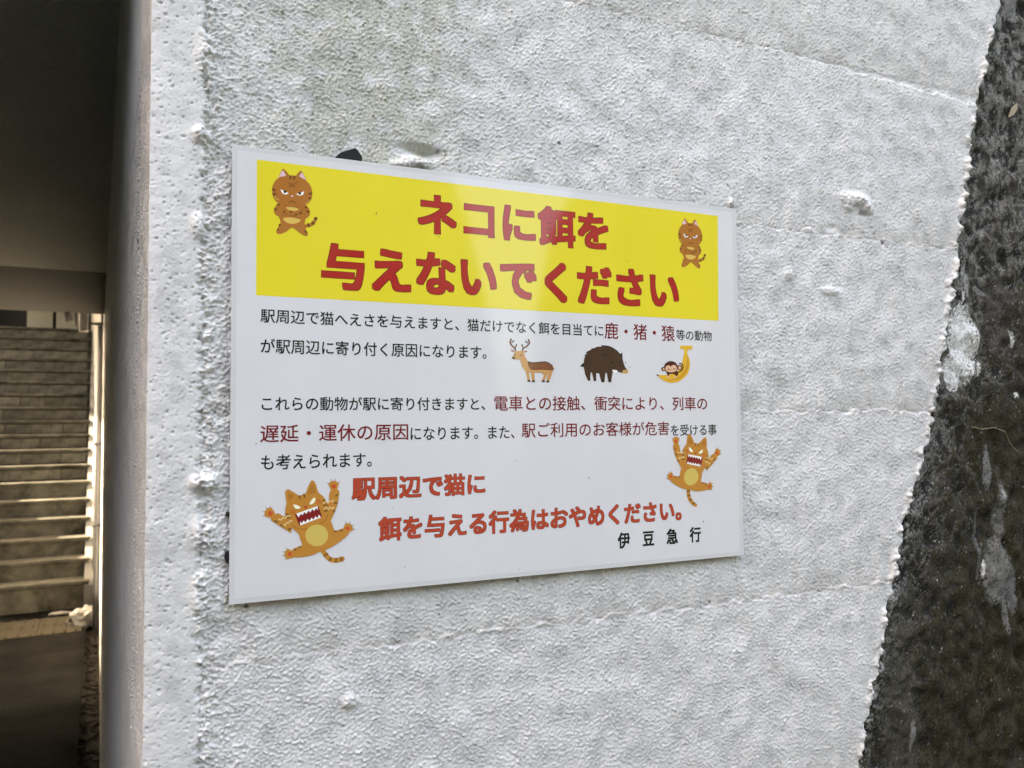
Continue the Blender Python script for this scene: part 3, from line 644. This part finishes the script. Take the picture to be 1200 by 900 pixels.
for i in range(4): bm.faces.new((a[i], b[i], b[(i+1) % 4], a[(i+1) % 4]))
fin('stair_string', bm, C_WHITE, st)
# back wall at the top landing
bw = empty('landing_wall', LM, label='pale panelled wall at the head of the stairs', cat='wall')
Db = 14.1; zb0 = CZ-1.45+RI*NS
box('wall_face', (LEFT, .0, 13.62, 13.8, zb0, zb0+2), mat('landing_wall_dark', g4(.025), .9), bw)
pm = concrete('pale_panel', (.42, .41, .33, 1), (.52, .50, .41, 1), 3, .1, .003)
for u0, u1 in ((32, 62), (66, 91), (-40, -4)):
    a0, a1__ = loc(u0, 375, Db).x, loc(u1, 375, Db).x; box('panel', (a0, a1__, 13.56, 13.62, zb0+.004, zb0+1.2), pm, bw, .006)
# handrails, pipe, lamp brackets
steel = mat('galvanised_steel', (.32, .34, .38, 1), .45, .5); steel.node_tree.nodes['Principled BSDF'].inputs['Metallic'].default_value = .5
dsteel = mat('dark_steel', (.05, .05, .05, 1), .5, .4)
hr = empty('handrail', LM, label='grey steel handrail climbing beside the right wall of the stairs', cat='handrail')
def rail_z(y, hh): return CZ-1.45+RI+(y-7.33)*(RI/TR)+hh
for hh in (.50, .80):
    tube('rail', [(-.055, 7.25, rail_z(7.35, hh)-.02), (-.055, 7.35, rail_z(7.35, hh)), (-.058, 12.2, rail_z(12.2, hh)), (-.058, 12.9, rail_z(12.2, hh))], .009, dsteel if hh < .6 else steel, hr)
for i in range(5):
    y = 7.5+i*1.12; tube('rail_post', [(-.055, y, rail_z(y, -.15)), (-.055, y, rail_z(y, .80))], .006, dsteel, hr)
pvc = mat('pale_plastic_pipe', (.17, .172, .175, 1), .5, .4)
dp = empty('downpipe', LM, label='pale vertical downpipe on the wall at the foot of the stairs', cat='pipe')
pt = loc(114, 382, 7.0)
tube('pipe', [(-.028, 6.42, pt.z), (-.028, 6.42, FLOOR+.0)], .022, pvc, dp, 12)
for v in (380, 520, 615): 
    q = loc(113, v, 7.0); bm = bmesh.new(); box_bm(bm, -.062, .012, 6.39, 6.45, q.z-.008, q.z+.008, .003); fin('pipe_clamp', bm, dsteel, dp)
bk = empty('curved_bracket', LM, label='dark curved steel bracket above the pale downpipe', cat='bracket')
pts = [loc(u, v, 6.95) for u, v in [(101, 356), (106, 353), (112, 354), (117, 358), (120, 364), (120, 378)]]
tube('hoop', pts, .010, dsteel, bk); tube('tie_bar', [loc(103, 363, 6.95), loc(119, 362, 6.95)], .008, dsteel, bk); tube('foot_bar', [loc(103, 379, 6.95), loc(121, 379, 6.95)], .010, dsteel, bk)
bx = empty('lamp_box', LM, label='white lamp housing hanging at the end of the ceiling', cat='lamp housing')
a0, b0 = loc(92.5, 361, 6.9), loc(103.5, 388.5, 6.9)
bm = bmesh.new(); box_bm(bm, a0.x, b0.x, 6.30, 6.42, b0.z, a0.z, .008); fin('housing', bm, pvc, bx)
a0, b0 = loc(97, 352, 6.9), loc(99, 361, 6.9); bm = bmesh.new(); box_bm(bm, a0.x, b0.x, 6.34, 6.38, b0.z-.005, CEIL+.2, .001); fin('hanger', bm, dsteel, bx)
for i, (p, lab_) in enumerate((([(73, 348), (76, 356), (80, 377)], 'slanting pale conduit under the ceiling end, leftmost of three'), ([(78.5, 347), (81, 358), (84, 376)], 'slanting pale conduit under the ceiling end, middle of three'), ([(87, 347), (88.5, 360), (90.5, 383)], 'slanting pale conduit under the ceiling end, nearest the lamp housing'))):
    o = tube('conduit', [loc(*p[0], 6.75)+Vector((0, 0, .06))]+[loc(*q, 6.75) for q in p], .018 if i == 0 else .012, pvc, None, 8); o.matrix_world = LM; tag(o, lab_, 'conduit', 'conduits under the ceiling end')
# tactile paving
tm = concrete('tactile_yellow', (.048, .041, .026, 1), (.072, .060, .037, 1), 6, .3, .004, c3=(.03, .028, .022, 1))
bm = bmesh.new(); box_bm(bm, .002, .298, .002, .298, 0, .006, .002)
for k in range(4): box_bm(bm, .030+k*.075, .030+k*.075+.016, .012, .288, .006, .014, .003)
bmesh.ops.recalc_face_normals(bm, faces=bm.faces); tme = bpy.data.meshes.new('tile'); bm.to_mesh(tme); bm.free(); tme.materials.append(tm)
tp = empty('tactile_paving', LM, label='strip of worn yellow ribbed tactile tiles before the stairs', cat='tactile paving')
def tile(x, y):
    o = bpy.data.objects.new('tile', tme); COL.objects.link(o); o.parent = tp; o.location = (x, y, FLOOR)
for i in range(9):
    for j in range(2): tile(-.12-.3*(i+1), 6.42+.3*j)
for j in range(16): tile(-1.35, 6.12-.3*j)
# litter
pl = mat('crumpled_plastic', (.26, .25, .23, 1), .4, .5)
def crumple(name, c, r, m, label, cat, seed):
    rg = random.Random(seed); bm = bmesh.new(); bmesh.ops.create_icosphere(bm, subdivisions=3, radius=1)
    ph = [(Vector((rg.uniform(-1, 1), rg.uniform(-1, 1), rg.uniform(-1, 1)))*rg.uniform(3, 7), rg.uniform(0, 6)) for _ in range(7)]
    for v in bm.verts:
        f = 1+sum(abs(math.sin(v.co.dot(a)+b))*.13 for a, b in ph)-.45; v.co = Vector((v.co.x*r[0]*f, v.co.y*r[1]*f, max(v.co.z, -.5)*r[2]*f))
    for v in bm.verts: v.co += Vector(c)+Vector((0, 0, r[2]*.4))
    o = fin(name, bm, m); o.matrix_world = LM; return tag(o, label, cat)
q = loc(97, 712, 7.3); crumple('plastic_bag', (q.x+.02, q.y-.05, FLOOR), (.115, .09, .085), pl, 'crumpled white plastic bag in the corner at the foot of the stairs', 'bag', 3)
q = loc(68, 712, 7.35); crumple('paper_scrap', (q.x, 7.12, FLOOR+.01), (.07, .035, .012), pl, 'flat pale paper scrap left of the plastic bag', 'litter', 5)
bm = bmesh.new()
for i in range(420):
    y = random.uniform(.3, 7.2); s_ = random.uniform(.006, .022); M4 = Matrix.Translation((random.uniform(-.088, -.008), y, FLOOR-.045+s_*.2)) @ Matrix.Rotation(random.uniform(0, 3), 4, 'Z') @ Matrix.Rotation(random.uniform(-.5, .5), 4, 'X')
    box_bm(bm, -s_, s_, -s_*.7, s_*.7, -s_*.3, s_*.3, M=M4)
o = fin('gutter_debris', bm, C_GRAV); o.matrix_world = LM; tag(o, 'dark leaf litter and grit lying in the gutter', 'debris', kind='stuff')

# unseen slope added behind the viewer to block sky, notched for the sheet's glare
bank_m = concrete('sky_blocker_green', (.016, .024, .016, 1), (.032, .044, .030, 1), 1.5, .8, .05, c3=(.03, .030, .026, 1), fine=12)
nu, nv = 130, 40; vs, fs = [], []
for j in range(nv):
    for i in range(nu):
        a = math.pi*(-.60+1.05*i/(nu-1)); t = j/(nv-1)
        notch = math.exp(-((a-.40+.05*math.sin(j*1.1))/.10)**2)*.95; t *= 1-notch*(1-.62*max(0, .5-t)*2)  # gap shaped so the sheet mirrors a patch of sky
        rr = 3.2+2.6*t**1.3+.25*math.sin(i*1.7+j*.9)*t+.15*random.random()
        vs.append((.3+rr*math.sin(a), -.4-rr*math.cos(a)*1.0, FLOOR-.1+4.6*t+.35*math.sin(i*.8)*t+random.uniform(-.12, .12)))
for j in range(nv-1):
    for i in range(nu-1): k = j*nu+i; fs.append((k, k+1, k+nu+1, k+nu))
me = bpy.data.meshes.new('bank'); me.from_pydata(vs, [], fs); tag(link('bank', me, bank_m), kind='structure')
